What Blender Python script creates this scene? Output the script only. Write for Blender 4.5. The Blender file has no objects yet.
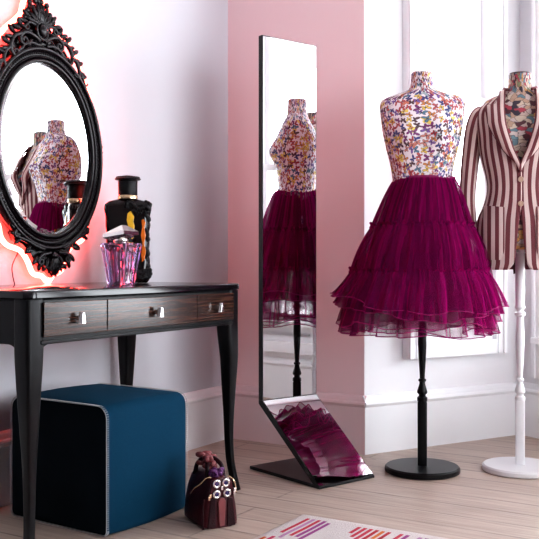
import bpy, bmesh, math, random
from mathutils import Vector, Matrix, noise
R = random.Random(7)
PI = math.pi
sc = bpy.context.scene
col = sc.collection

# ---------------------------------------------------------------- materials
class NT:
    def __init__(s, name):
        s.m = bpy.data.materials.new(name); s.m.use_nodes = True
        s.t = s.m.node_tree; s.t.nodes.clear()
        s.out = s.t.nodes.new('ShaderNodeOutputMaterial')
    def n(s, typ, **kw):
        nd = s.t.nodes.new(typ)
        for k, v in kw.items():
            setattr(nd, k, v)
        return nd
    def put(s, sock, v):
        if isinstance(v, bpy.types.NodeSocket): s.t.links.new(v, sock)
        elif v is not None:
            if hasattr(sock, 'default_value'):
                try: sock.default_value = v
                except Exception: sock.default_value = (*v, 1.0)
    def math(s, op, a, b=None, c=None):
        nd = s.n('ShaderNodeMath', operation=op)
        for i, v in enumerate((a, b, c)):
            if v is not None: s.put(nd.inputs[i], v)
        return nd.outputs[0]
    def mix(s, f, a, b):
        nd = s.n('ShaderNodeMix', data_type='RGBA')
        s.put(nd.inputs[0], f); s.put(nd.inputs[6], a); s.put(nd.inputs[7], b)
        return nd.outputs[2]
    def ramp(s, f, stops, interp='LINEAR'):
        nd = s.n('ShaderNodeValToRGB'); cr = nd.color_ramp; cr.interpolation = interp
        while len(cr.elements) < len(stops): cr.elements.new(0.5)
        for e, (p, c) in zip(cr.elements, stops):
            e.position = p; e.color = (*c, 1.0)
        s.put(nd.inputs[0], f); return nd.outputs[0]
    def noise(s, vec, scale, detail=3.0, rough=.5, dims='3D', out=0):
        nd = s.n('ShaderNodeTexNoise', noise_dimensions=dims)
        if vec is not None: s.put(nd.inputs['Vector'], vec)
        s.put(nd.inputs['Scale'], scale); s.put(nd.inputs['Detail'], detail); s.put(nd.inputs['Roughness'], rough)
        return nd.outputs[out]
    def coord(s, which='Object'):
        return s.n('ShaderNodeTexCoord').outputs[which]
    def uv(s):
        return s.n('ShaderNodeUVMap', uv_map='UVMap').outputs[0]
    def mapping(s, vec, loc=(0,0,0), rot=(0,0,0), scale=(1,1,1)):
        nd = s.n('ShaderNodeMapping'); s.put(nd.inputs[0], vec)
        nd.inputs[1].default_value = loc; nd.inputs[2].default_value = rot; nd.inputs[3].default_value = scale
        return nd.outputs[0]
    def sep(s, vec):
        nd = s.n('ShaderNodeSeparateXYZ'); s.put(nd.inputs[0], vec); return nd.outputs
    def comb(s, x, y, z=0.0):
        nd = s.n('ShaderNodeCombineXYZ')
        for i, v in enumerate((x, y, z)): s.put(nd.inputs[i], v)
        return nd.outputs[0]
    def bump(s, h, strength=.2, dist=.01):
        nd = s.n('ShaderNodeBump'); s.put(nd.inputs['Height'], h)
        nd.inputs['Strength'].default_value = strength; nd.inputs['Distance'].default_value = dist
        return nd.outputs[0]
    def bsdf(s, color=(.8,.8,.8), rough=.5, metal=0., normal=None, **kw):
        nd = s.n('ShaderNodeBsdfPrincipled')
        s.put(nd.inputs['Base Color'], color); s.put(nd.inputs['Roughness'], rough); s.put(nd.inputs['Metallic'], metal)
        if normal is not None: s.put(nd.inputs['Normal'], normal)
        for k, v in kw.items(): s.put(nd.inputs[k.replace('_', ' ')], v)
        return nd
    def done(s, shader):
        s.put(s.out.inputs[0], shader.outputs[0] if hasattr(shader, 'outputs') else shader); return s.m

def simple(name, c, rough=.5, metal=0., var=.08, scale=30., bump=0., **kw):
    """painted / plain surface with a faint procedural mottling"""
    t = NT(name); co = t.coord()
    f = t.noise(co, scale)
    dark = tuple(x*(1-var) for x in c); lite = tuple(min(1, x*(1+var)) for x in c)
    nrm = t.bump(t.noise(co, scale*4), bump, .005) if bump else None
    return t.done(t.bsdf(t.mix(f, dark, lite), rough, metal, nrm, **kw))

M = {}
M['wall_white'] = simple('white wall paint', (.84,.835,.86), .6, var=.02, scale=3)
M['wall_left'] = simple('dimmed white wall paint', (.62,.63,.675), .6, var=.02, scale=3)  # white paint darkened to stand in for weaker daylight on this wall
M['wall_pink'] = simple('pale pink wall tone', (.85,.67,.69), .6, var=.02, scale=3)  # even pink tone of the centre wall
M['trim'] = simple('white eggshell trim', (.87,.88,.90), .45, var=.02, scale=4)
M['trim_pink'] = simple('pink tinted trim', (.74,.60,.62), .45, var=.02, scale=4)
M['ceiling'] = simple('ceiling paint', (.85,.85,.86), .8, var=.02, scale=3)
M['rear'] = simple('grey rear wall paint', (.5,.48,.5), .8, var=.03, scale=3)
M['black_lacquer'] = simple('black brown lacquer', (.006,.005,.007), .14, var=.3, scale=8)
M['black_wood'] = simple('satin black wood', (.004,.004,.005), .34, var=.3, scale=12, Specular_IOR_Level=.25)
M['black_frame'] = simple('black mirror edge', (.006,.006,.008), .3, var=.3, scale=12, Specular_IOR_Level=.3)
M['carved'] = simple('carved black wood', (.008,.005,.007), .26, var=.4, scale=30, bump=.2, Specular_IOR_Level=.4)
M['white_wood'] = simple('white painted turned wood', (.80,.80,.82), .35, var=.03, scale=9)
M['silver'] = simple('polished silver', (.86,.84,.82), .12, 1., var=.06)
M['gold'] = simple('pale gold metal', (.80,.60,.38), .22, 1., var=.08)
M['chrome'] = simple('silver knob metal', (.88,.87,.86), .18, 1., var=.05)
M['mirror'] = simple('silvered mirror', (.93,.94,.95), .0, 1., var=.0)
M['button'] = simple('horn button', (.45,.32,.24), .3, var=.3, scale=80)

def floor_mat():
    t = NT('bleached oak planks'); co = t.mapping(t.coord(), rot=(0,0,FLOOR_ROT))
    br = t.n('ShaderNodeTexBrick'); t.put(br.inputs['Vector'], co)
    br.offset = .37; br.offset_frequency = 2
    for k, v in (('Scale',1.),('Mortar Size',.006),('Mortar Smooth',.3),('Bias',0.),('Brick Width',1.7),('Row Height',.135)):
        br.inputs[k].default_value = v
    br.inputs['Color1'].default_value = (.32,.235,.19,1); br.inputs['Color2'].default_value = (.46,.36,.30,1)
    br.inputs['Mortar'].default_value = (.075,.05,.04,1)
    st = t.mapping(co, scale=(1.6,28,1))
    g = t.noise(st, 2.2, 6, .62)
    c1 = t.mix(t.ramp(g, [(.3,(0,0,0)),(.72,(1,1,1))]), br.outputs['Color'], (.60,.50,.43))
    big = t.noise(t.mapping(co, scale=(1,5,1)), 1.3, 3)
    c2 = t.mix(t.math('MULTIPLY', big, .45), c1, (.30,.215,.18))
    kn = t.n('ShaderNodeTexVoronoi'); t.put(kn.inputs['Vector'], t.mapping(co, scale=(1.1,3.4,1))); kn.inputs['Scale'].default_value = 1.6
    k = t.math('LESS_THAN', kn.outputs['Distance'], .055)
    c3 = t.mix(t.math('MULTIPLY', k, .55), c2, (.10,.065,.05))
    h = t.math('SUBTRACT', g, t.math('MULTIPLY', br.outputs['Fac'], 2.))
    return t.done(t.bsdf(c3, .43, 0., t.bump(h, .25, .004), Specular_IOR_Level=.5))

def macassar_mat():
    t = NT('macassar ebony veneer'); co = t.coord()
    w = t.noise(t.mapping(co, scale=(2.2,2.2,75)), 1.6, 5, .6)
    w2 = t.noise(t.mapping(co, scale=(1.2,1.2,190)), 1.0, 3, .6)
    c = t.ramp(w, [(.30,(.010,.007,.007)),(.5,(.035,.016,.011)),(.60,(.105,.045,.028)),(.70,(.020,.010,.008))])
    c = t.mix(t.math('MULTIPLY', w2, .6), c, (.016,.009,.008))
    return t.done(t.bsdf(c, .2))

def butterfly_mat():
    t = NT('butterfly print cotton'); uv = t.uv(); SC = 40.
    base = (.80,.73,.76)
    color = base
    for layer, (ox, seed) in enumerate(((0.,0.),(3.37,5.1))):
        p = t.mapping(uv, loc=(ox, seed, 0))
        v = t.n('ShaderNodeTexVoronoi', voronoi_dimensions='2D'); t.put(v.inputs['Vector'], p)
        v.inputs['Scale'].default_value = SC if layer == 0 else 27.; v.inputs['Randomness'].default_value = .8
        S = SC if layer == 0 else 27.
        sub = t.n('ShaderNodeVectorMath', operation='SUBTRACT'); t.put(sub.inputs[0], p); t.put(sub.inputs[1], v.outputs['Position'])
        scl = t.n('ShaderNodeVectorMath', operation='SCALE'); t.put(scl.inputs[0], sub.outputs[0]); scl.inputs['Scale'].default_value = S
        rnd = t.n('ShaderNodeSeparateColor'); t.put(rnd.inputs[0], v.outputs['Color'])
        rot = t.n('ShaderNodeVectorRotate', rotation_type='Z_AXIS'); t.put(rot.inputs['Vector'], scl.outputs[0])
        t.put(rot.inputs['Angle'], t.math('MULTIPLY', rnd.outputs[0], 6.283))
        x, y, _ = t.sep(rot.outputs[0]); x = t.math('ABSOLUTE', x)
        def ell(cx, cy, rx, ry):
            a = t.math('DIVIDE', t.math('SUBTRACT', x, cx), rx); b = t.math('DIVIDE', t.math('SUBTRACT', y, cy), ry)
            return t.math('ADD', t.math('MULTIPLY', a, a), t.math('MULTIPLY', b, b))
        u = t.math('MULTIPLY', t.math('ADD', x, y), .7071); w_ = t.math('MULTIPLY', t.math('SUBTRACT', x, y), .7071)
        def ell2(a, b, ca, ra, rb):
            a = t.math('DIVIDE', t.math('SUBTRACT', a, ca), ra); b = t.math('DIVIDE', b, rb)
            return t.math('ADD', t.math('MULTIPLY', a, a), t.math('MULTIPLY', b, b))
        e = t.math('MINIMUM', ell2(u, t.math('SUBTRACT', w_, .06), .36, .37, .19), ell2(w_, t.math('SUBTRACT', u, .03), .25, .25, .14))
        wing = t.math('LESS_THAN', e, 1.0); rim = t.math('GREATER_THAN', e, .50)
        body = t.math('LESS_THAN', ell(0.,0.,.055,.30), 1.)
        pal = [(0,(.42,.04,.05)),(.13,(.05,.06,.24)),(.26,(.62,.25,.07)),(.33,(.22,.03,.18)),(.44,(.10,.04,.05)),(.57,(.75,.52,.10)),
               (.64,(.10,.22,.32)),(.73,(.55,.10,.10)),(.82,(.22,.12,.38)),(.91,(.62,.25,.20))]
        if layer == 1: pal = [(0,(.70,.62,.64)),(.4,(.78,.60,.14)),(.55,(.72,.66,.68)),(.75,(.62,.20,.14)),(.85,(.35,.42,.45))]
        wc = t.ramp(rnd.outputs[1], pal, 'CONSTANT')
        dk = t.mix(t.math('MULTIPLY', rim, .85 if layer == 0 else .25), wc, (.05,.025,.05))
        dk = t.mix(t.math('MULTIPLY', body, .8), dk, (.03,.02,.03))
        on = wing if layer == 0 else t.math('MULTIPLY', wing, t.math('GREATER_THAN', rnd.outputs[1], .4))
        if layer == 0:
            small = (on, dk)
        else:
            color = t.mix(on, base, dk)
    color = t.mix(small[0], color, small[1])
    return t.done(t.bsdf(color, .6))

def collage_mat():
    t = NT('comic collage cotton'); uv = t.uv()
    wob = t.n('ShaderNodeVectorMath', operation='ADD'); t.put(wob.inputs[0], uv)
    s = t.n('ShaderNodeVectorMath', operation='SCALE'); t.put(s.inputs[0], t.noise(uv, 45, 2, out=1)); s.inputs['Scale'].default_value = .03
    t.put(wob.inputs[1], s.outputs[0])
    v = t.n('ShaderNodeTexVoronoi', voronoi_dimensions='2D'); t.put(v.inputs['Vector'], t.mapping(wob.outputs[0], scale=(42,62,1))); v.inputs['Scale'].default_value = 1.
    rn = t.n('ShaderNodeSeparateColor'); t.put(rn.inputs[0], v.outputs['Color'])
    c = t.ramp(rn.outputs[0], [(0,(.45,.30,.22)),(.12,(.10,.03,.04)),(.22,(.55,.45,.36)),(.34,(.38,.05,.08)),(.45,(.52,.42,.40)),(.56,(.12,.20,.24)),(.66,(.55,.28,.10)),
                    (.74,(.04,.03,.05)),(.82,(.50,.38,.33)),(.92,(.20,.22,.12))], 'CONSTANT')
    d = t.n('ShaderNodeTexVoronoi', voronoi_dimensions='2D', feature='DISTANCE_TO_EDGE'); t.put(d.inputs['Vector'], t.mapping(wob.outputs[0], scale=(42,62,1))); d.inputs['Scale'].default_value = 1.
    ed = t.math('LESS_THAN', d.outputs['Distance'], .06)
    c = t.mix(t.math('MULTIPLY', ed, .7), c, (.06,.04,.05))
    return t.done(t.bsdf(c, .6))

def stripe_mat(name, period=.0315, duty=.5, phase=0., rot=False):
    t = NT(name); x, y, _ = t.sep(t.uv())
    f = t.math('FRACT', t.math('ADD', t.math('DIVIDE', y if rot else x, period), phase))
    on = t.math('LESS_THAN', f, duty)
    co = t.coord()
    wv = t.noise(co, 500, 2)
    a = t.mix(wv, (.125,.025,.035), (.21,.06,.068)); b = t.mix(wv, (.56,.42,.39), (.74,.60,.57))
    return t.done(t.bsdf(t.mix(on, b, a), .85, 0., t.bump(wv, .15, .002)))

def tulle_mat(name, c, a0, a1, streak=60.):
    t = NT(name); x, y, _ = t.sep(t.uv())
    st = t.noise(t.comb(t.math('MULTIPLY', x, streak), t.math('MULTIPLY', y, 2.5)), 1., 4, .65, '2D')
    lw = t.n('ShaderNodeLayerWeight'); lw.inputs['Blend'].default_value = .45
    al = t.math('ADD', a0, t.math('MULTIPLY', lw.outputs['Facing'], a1 - a0))
    al = t.math('ADD', al, t.math('MULTIPLY', t.math('SUBTRACT', st, .5), .38)); al.node.use_clamp = True
    cc = t.mix(t.ramp(st, [(.32,(0,0,0)),(.68,(1,1,1))]), tuple(v*.75 for v in c), tuple(min(1, v*1.3) for v in c))
    d = t.n('ShaderNodeBsdfDiffuse'); t.put(d.inputs[0], cc)
    tr = t.n('ShaderNodeBsdfTranslucent'); t.put(tr.inputs[0], cc)
    mx = t.n('ShaderNodeMixShader'); mx.inputs[0].default_value = .55; t.put(mx.inputs[1], d.outputs[0]); t.put(mx.inputs[2], tr.outputs[0])
    tp = t.n('ShaderNodeBsdfTransparent')
    o = t.n('ShaderNodeMixShader'); t.put(o.inputs[0], al); t.put(o.inputs[1], tp.outputs[0]); t.put(o.inputs[2], mx.outputs[0])
    return t.done(o)

def glass_pane_mat():
    t = NT('window glass')
    tp = t.n('ShaderNodeBsdfTransparent'); gl = t.n('ShaderNodeBsdfGlossy'); gl.inputs['Roughness'].default_value = .02
    fr = t.n('ShaderNodeFresnel'); fr.inputs[0].default_value = 1.3
    nz = t.math('MULTIPLY', fr.outputs[0], .6)
    o = t.n('ShaderNodeMixShader'); t.put(o.inputs[0], nz); t.put(o.inputs[1], tp.outputs[0]); t.put(o.inputs[2], gl.outputs[0])
    return t.done(o)

def emit_mat(name, c, s):
    t = NT(name); e = t.n('ShaderNodeEmission'); t.put(e.inputs[0], t.mix(t.noise(t.coord(), 6), c, tuple(x*.96 for x in c))); e.inputs[1].default_value = s
    return t.done(e)

def rug_mat():
    t = NT('cream rug with dashes'); x, y, _ = t.sep(t.uv())    # x across stripes, y along them
    wn = lambda a, b=None: (lambda nd: (t.put(nd.inputs['Vector'], t.comb(a, b if b is not None else 0.)), nd)[1])(t.n('ShaderNodeTexWhiteNoise', noise_dimensions='2D'))
    c = t.math('FLOOR', t.math('DIVIDE', x, .021))
    r1 = wn(c).outputs['Value']
    yy = t.math('ADD', t.math('DIVIDE', y, .30), t.math('MULTIPLY', r1, 9.))
    row = t.math('FLOOR', yy)
    w2 = wn(c, row); r2 = w2.outputs['Value']
    fy = t.math('FRACT', yy); fx = t.math('FRACT', t.math('DIVIDE', x, .021))
    on = t.math('MULTIPLY', t.math('GREATER_THAN', r2, .48), t.math('MULTIPLY', t.math('GREATER_THAN', fx, .38), t.math('LESS_THAN', fy, .86)))
    pal = t.ramp(wn(row, c).outputs['Value'], [(0,(.42,.02,.035)),(.25,(.55,.10,.02)),(.38,(.30,.05,.22)),(.52,(.48,.03,.06)),(.68,(.42,.20,.36)),(.82,(.60,.16,.03)),(.92,(.55,.03,.10))], 'CONSTANT')
    nz = t.noise(t.coord(), 220, 3)
    base = t.mix(nz, (.50,.44,.44), (.68,.62,.61))
    edge = t.math('GREATER_THAN', y, .06)
    cc = t.mix(t.math('MULTIPLY', t.math('MULTIPLY', on, edge), t.math('GREATER_THAN', x, .03)), base, pal)
    return t.done(t.bsdf(cc, .95, 0., t.bump(nz, .6, .006)))

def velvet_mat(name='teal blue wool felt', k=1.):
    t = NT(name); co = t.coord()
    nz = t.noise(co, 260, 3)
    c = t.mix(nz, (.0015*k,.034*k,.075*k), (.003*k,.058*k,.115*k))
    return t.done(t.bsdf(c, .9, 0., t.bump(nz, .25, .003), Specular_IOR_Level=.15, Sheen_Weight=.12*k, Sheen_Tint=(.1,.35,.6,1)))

def crystal(name, c, ior=1.5, tr=.85, rough=.03):
    t = NT(name); co = t.coord()
    return t.done(t.bsdf(t.mix(t.noise(co, 14, 2), c, tuple(min(1, x*1.15) for x in c)), rough, 0., None, IOR=ior, Transmission_Weight=tr))

FLOOR_ROT = math.radians(31.3)
M['floor'] = floor_mat(); M['macassar'] = macassar_mat()
M['butterfly'] = butterfly_mat(); M['collage'] = collage_mat()
M['stripe'] = stripe_mat('maroon and cream stripe wool'); M['stripe_pocket'] = stripe_mat('striped pocket wool', phase=.35)
M['stripe_lapel'] = stripe_mat('striped lapel wool', period=.026, phase=.28)
M['lapel_edge_shade'] = simple('maroon lapel shade', (.10,.02,.03), .85, var=.2)
M['tulle'] = tulle_mat('magenta tulle', (.27,.006,.112), .66, .97)
M['tulle_sheer'] = tulle_mat('sheer magenta tulle', (.32,.007,.135), .34, .85)
M['tulle_lining'] = tulle_mat('dense magenta lining', (.25,.006,.105), .93, .98)
M['tulle_dark'] = simple('magenta lining', (.21,.004,.085), .8, var=.2, scale=20)
M['tulle_hem'] = simple('magenta hem thread', (.25,.004,.105), .8, var=.2, scale=20)
M['pane'] = glass_pane_mat()
M['neon'] = emit_mat('neon red pink', (1.0,.060,.045), 34.)
M['rug'] = rug_mat(); M['felt'] = velvet_mat(k=.8); M['felt_shaded'] = velvet_mat('shaded felt', .09)  # second felt is darkened to carry the shade on the ottoman's ends
M['thread'] = simple('pale grey thread', (.48,.47,.47), .8, var=.2, scale=90)
M['purple_glass'] = crystal('violet crystal', (.74,.60,.92), tr=.95)
M['pink_glass'] = crystal('pink perfume', (.90,.22,.42), tr=.75)
M['dark_glass'] = simple('near black glass', (.006,.003,.003), .07, var=.4, scale=20)
M['black_relief'] = simple('moulded black relief', (.006,.0055,.007), .3, var=.4, scale=60, bump=.5, Specular_IOR_Level=.3)
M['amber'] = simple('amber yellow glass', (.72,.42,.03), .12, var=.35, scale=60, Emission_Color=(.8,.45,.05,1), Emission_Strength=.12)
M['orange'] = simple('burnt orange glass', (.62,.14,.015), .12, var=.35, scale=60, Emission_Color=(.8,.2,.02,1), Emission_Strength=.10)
M['oxblood'] = simple('oxblood leather', (.052,.004,.009), .34, var=.35, scale=40, bump=.3, Specular_IOR_Level=.35)
M['oxblood_dark'] = simple('dark oxblood leather', (.020,.003,.006), .4, var=.35, scale=40, bump=.3, Specular_IOR_Level=.25)
M['rose_leather'] = simple('dusty rose leather', (.22,.055,.06), .4, var=.2, scale=60)
M['purple_cloth'] = simple('purple ribbon', (.11,.022,.12), .5, var=.3, scale=60)
M['grommet_hole'] = simple('violet blue enamel', (.05,.03,.13), .25, var=.3, scale=90)

# ---------------------------------------------------------------- mesh helpers
def nb(): return bmesh.new()

def obj(name, bm, m=None, parent=None, smooth=True, kind=None, label=None, bevel=None, angle=None):
    me = bpy.data.meshes.new(name)
    bmesh.ops.recalc_face_normals(bm, faces=bm.faces)
    bm.to_mesh(me); bm.free()
    if m is not None:
        for mm in (m if isinstance(m, (list, tuple)) else [m]): me.materials.append(mm)
    o = bpy.data.objects.new(name, me); col.objects.link(o)
    if smooth:
        me.polygons.foreach_set('use_smooth', [True]*len(me.polygons))
        if angle: me.set_sharp_from_angle(angle=math.radians(angle))
    if parent is not None: o.parent = parent
    if kind: o['kind'] = kind
    if label: o['label'] = label
    if bevel:
        b = o.modifiers.new('bevel', 'BEVEL'); b.width = bevel; b.segments = 2; b.limit_method = 'ANGLE'; b.angle_limit = math.radians(40)
    return o

def thing(name, label, cat, loc=(0,0,0), rz=0., group=None):
    o = bpy.data.objects.new(name, None); col.objects.link(o); o.empty_display_size = .05
    o.location = loc; o.rotation_euler = (0,0,rz)
    o['label'] = label; o['category'] = cat
    if group: o['group'] = group
    return o

def tag(o, label, cat, group=None):
    o['label'] = label; o['category'] = cat
    if group: o['group'] = group
    return o

def box(bm, c, s, mi=0):
    x, y, z = c; a, b, h = s[0]/2, s[1]/2, s[2]/2
    v = [bm.verts.new((x+i*a, y+j*b, z+k*h)) for k in (-1,1) for i, j in ((-1,-1),(1,-1),(1,1),(-1,1))]
    fs = [(3,2,1,0),(4,5,6,7),(0,1,5,4),(1,2,6,5),(2,3,7,6),(3,0,4,7)]
    for f in fs: bm.faces.new([v[i] for i in f]).material_index = mi

def loft(bm, rings, closed=True, cap0=True, cap1=True, uvs=None, mi=0):
    """rings: list of lists of points; uvs: same shape (with one extra column when closed)"""
    V = [[bm.verts.new(p) for p in r] for r in rings]
    uvl = (bm.loops.layers.uv.get('UVMap') or bm.loops.layers.uv.new('UVMap')) if uvs else None
    n = len(V[0])
    for i in range(len(V)-1):
        for j in range(n if closed else n-1):
            k = (j+1) % n
            f = bm.faces.new((V[i][j], V[i][k], V[i+1][k], V[i+1][j])); f.material_index = mi
            if uvl:
                for lp, (a, b) in zip(f.loops, ((i,j),(i,j+1),(i+1,j+1),(i+1,j))): lp[uvl].uv = uvs[a][b]
    if closed and cap0: bm.faces.new(V[0][::-1]).material_index = mi
    if closed and cap1: bm.faces.new(V[-1]).material_index = mi
    return V

def tube(bm, pts, rad, seg=8, closed=False, cap=True, flat=1.0):
    P = [Vector(p) for p in pts]; n = len(P)
    rr = rad if isinstance(rad, (list, tuple)) else [rad]*n
    up = None; rings = []
    for i in range(n):
        if closed: t = P[(i+1) % n]-P[i-1]
        else: t = P[min(i+1,n-1)]-P[max(i-1,0)]
        t = t.normalized() if t.length > 1e-9 else Vector((0,0,1))
        if up is None:
            a = Vector((0,1,0)) if abs(t.y) < .9 else Vector((1,0,0))
            up = (a - t*a.dot(t)).normalized()
        else:
            up = (up - t*up.dot(t)); up = up.normalized() if up.length > 1e-6 else Vector((1,0,0))
        b = t.cross(up)
        rings.append([P[i] + up*(math.cos(2*PI*k/seg)*rr[i]*flat) + b*(math.sin(2*PI*k/seg)*rr[i]) for k in range(seg)])
    if closed:
        rings.append(rings[0])
        V = [[bm.verts.new(p) for p in r] for r in rings[:-1]]; V.append(V[0])
        # pick the twist that matches best
        off = min(range(seg), key=lambda o: sum((V[-2][k].co-V[0][(k+o)%seg].co).length for k in range(seg)))
        V[-1] = [V[0][(k+off)%seg] for k in range(seg)]
        for i in range(n):
            for k in range(seg):
                bm.faces.new((V[i][k], V[i][(k+1)%seg], V[i+1][(k+1)%seg], V[i+1][k]))
    else:
        loft(bm, rings, True, cap, cap)

def lathe(bm, prof, seg=32, c=(0,0,0), mi=0):
    rings = [[(c[0]+r*math.cos(2*PI*k/seg), c[1]+r*math.sin(2*PI*k/seg), c[2]+z) for k in range(seg)] for r, z in prof]
    loft(bm, rings, mi=mi)

def ball(bm, c, r, seg=10, rings=6, m=None):
    rx, ry, rz = r if isinstance(r, (tuple, list)) else (r, r, r)
    mt = Matrix.Translation(c) @ (m.to_4x4() if m else Matrix.Identity(4)) @ Matrix.Diagonal((rx, ry, rz, 1))
    bmesh.ops.create_uvsphere(bm, u_segments=seg, v_segments=rings, radius=1, matrix=mt)

def prism(bm, poly, y0, y1, plane='xz', mi=0):
    """polygon in xz (or xy) plane extruded along y (or z)"""
    f = (lambda p, h: (p[0], h, p[1])) if plane == 'xz' else (lambda p, h: (p[0], p[1], h)) if plane == 'xy' else (lambda p, h: (h, p[0], p[1]))
    a = [bm.verts.new(f(p, y0)) for p in poly]; b = [bm.verts.new(f(p, y1)) for p in poly]
    n = len(poly)
    bm.faces.new(a[::-1]).material_index = mi; bm.faces.new(b).material_index = mi
    for i in range(n):
        bm.faces.new((a[i], a[(i+1)%n], b[(i+1)%n], b[i])).material_index = mi

def catmull(pts, n=8, closed=False):
    P = [Vector(p) for p in pts]; out = []; m = len(P)
    for i in range(m if closed else m-1):
        p0 = P[i-1] if (i > 0 or closed) else P[0]*2-P[1]
        p1 = P[i]; p2 = P[(i+1)%m]
        p3 = P[(i+2)%m] if (i+2 < m or closed) else P[-1]*2-P[-2]
        for k in range(n):
            t = k/n
            out.append(.5*((2*p1)+(p2-p0)*t+(2*p0-5*p1+4*p2-p3)*t*t+(3*p1-p0-3*p2+p3)*t**3))
    if not closed: out.append(P[-1])
    return out

def interp(tab, z):
    """piecewise smooth interpolation in a table of tuples sorted by first item"""
    if z <= tab[0][0]: return tab[0][1:]
    if z >= tab[-1][0]: return tab[-1][1:]
    for i in range(len(tab)-1):
        if tab[i][0] <= z <= tab[i+1][0]:
            t = (z-tab[i][0])/(tab[i+1][0]-tab[i][0])
            q = [tab[max(i-1,0)], tab[i], tab[i+1], tab[min(i+2,len(tab)-1)]]
            return tuple(.5*((2*q[1][k])+(q[2][k]-q[0][k])*t+(2*q[0][k]-5*q[1][k]+4*q[2][k]-q[3][k])*t*t+(3*q[1][k]-q[0][k]-3*q[2][k]+q[3][k])*t**3) for k in range(1, len(q[0])))

def rrect(hx, hy, r, n=5, c=(0,0)):
    out = []
    for cx, cy, a0 in ((hx-r,hy-r,0),(-hx+r,hy-r,90),(-hx+r,-hy+r,180),(hx-r,-hy+r,270)):
        for k in range(n+1):
            a = math.radians(a0+90*k/n); out.append((c[0]+cx+r*math.cos(a), c[1]+cy+r*math.sin(a)))
    return out

# ---------------------------------------------------------------- camera (looks along +Y, eye 0.855 m)
F = 900.; EYE = .870; HOR = 262.
cam = bpy.data.cameras.new('camera'); co = bpy.data.objects.new('camera', cam); col.objects.link(co)
co.location = (0,0,EYE); co.rotation_euler = (PI/2,0,0)
cam.sensor_width = 36; cam.lens = F/539*36; cam.shift_y = (HOR-269.5)/539; cam.clip_start = .05
sc.camera = co

# ---------------------------------------------------------------- room
U = Vector((math.sin(math.radians(31.3)), math.cos(math.radians(31.3)), 0))    # along the left wall, away from the camera
Vv = Vector((U.y, -U.x, 0))                                                      # from the left wall into the room
T0 = Vector((-.654, 2.54, 0))                                                    # front left corner of the dressing table
RZ = math.atan2(U.y, U.x)
WALL = .62
HGT = 2.75
def W(s, d, z=0.): return T0 + U*s - Vv*d + Vector((0,0,z))
K = W(0, WALL); K = K + U*((Vector((-.19,4.46,0))-K).dot(U))
P1 = K + Vv*.745
wd = Vector((math.sin(math.radians(60)), math.cos(math.radians(60)), 0))
P2 = P1 + wd*.97
rd = Vector((wd.y, -wd.x, 0))
P3 = P2 + rd*3.0
P4 = P3 - U*4.9
P5 = K - U*7.2

def wall(name, a, b, m, openings=(), e0=0., e1=0., th=.14):
    d = (b-a); L = d.length; rz = math.atan2(d.y, d.x)
    bm = nb(); z1 = HGT
    xs = -e0
    for s0, s1, z0, zt in sorted(openings):
        box(bm, ((xs+s0)/2, th/2, z1/2), (s0-xs, th, z1))
        box(bm, ((s0+s1)/2, th/2, z0/2), (s1-s0, th, z0))
        box(bm, ((s0+s1)/2, th/2, (zt+z1)/2), (s1-s0, th, z1-zt))
        xs = s1
    box(bm, ((xs+L+e1)/2, th/2, z1/2), (L+e1-xs, th, z1))
    o = obj(name, bm, m, None, False, 'structure'); o.location = a; o.rotation_euler = (0,0,rz)
    return o, rz, L

SK = [(0,0),(-.022,0),(-.022,.212),(-.027,.218),(-.031,.226),(-.027,.234),(-.020,.238),(-.016,.248),(-.012,.256),(-.006,.262),(0,.264)]
def skirting(name, a, b, m, x0=0., x1=0.):
    d = b-a; L = d.length
    bm = nb(); prism(bm, SK, -x0, L+x1, plane='yz')
    o = obj(name, bm, m, None, False, 'structure'); o.location = a; o.rotation_euler = (0,0,math.atan2(d.y, d.x))
    return o

W1 = (.282,.766,.90,2.5); W2 = (.20,1.56,.50,2.55); W3 = (1.74,2.28,.50,2.55); W_FILL = (.10,1.7,.40,2.6)
wall('wall_left', P5, K, M['wall_left'], e1=.1)
wall('wall_center', K, P1, M['wall_pink'], e0=.1)
wall('wall_window', P1, P2, M['wall_white'], [W1], e1=.14)
wall('wall_right', P2, P3, M['wall_white'], [W2, W3], e0=.14, e1=.1)
wall('wall_side', P3, P4, M['rear'], [W_FILL], e1=.14)
wall('wall_rear', P4, P5, M['rear'], e0=.14, e1=.14)
skirting('baseboard_left', P5, K, M['trim'])
skirting('baseboard_center', K, P1, M['trim_pink'], x1=.012)
skirting('baseboard_window', P1, P2, M['trim'], x0=.012)
skirting('baseboard_right', P2, P3, M['trim'])
bm = nb(); box(bm, (0,1.2,-.05), (10,10.5,.1)); obj('floor', bm, M['floor'], None, False, 'structure')
bm = nb(); box(bm, (0,1.2,HGT+.05), (10,10.5,.1)); obj('ceiling', bm, M['ceiling'], None, False, 'structure')

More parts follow.
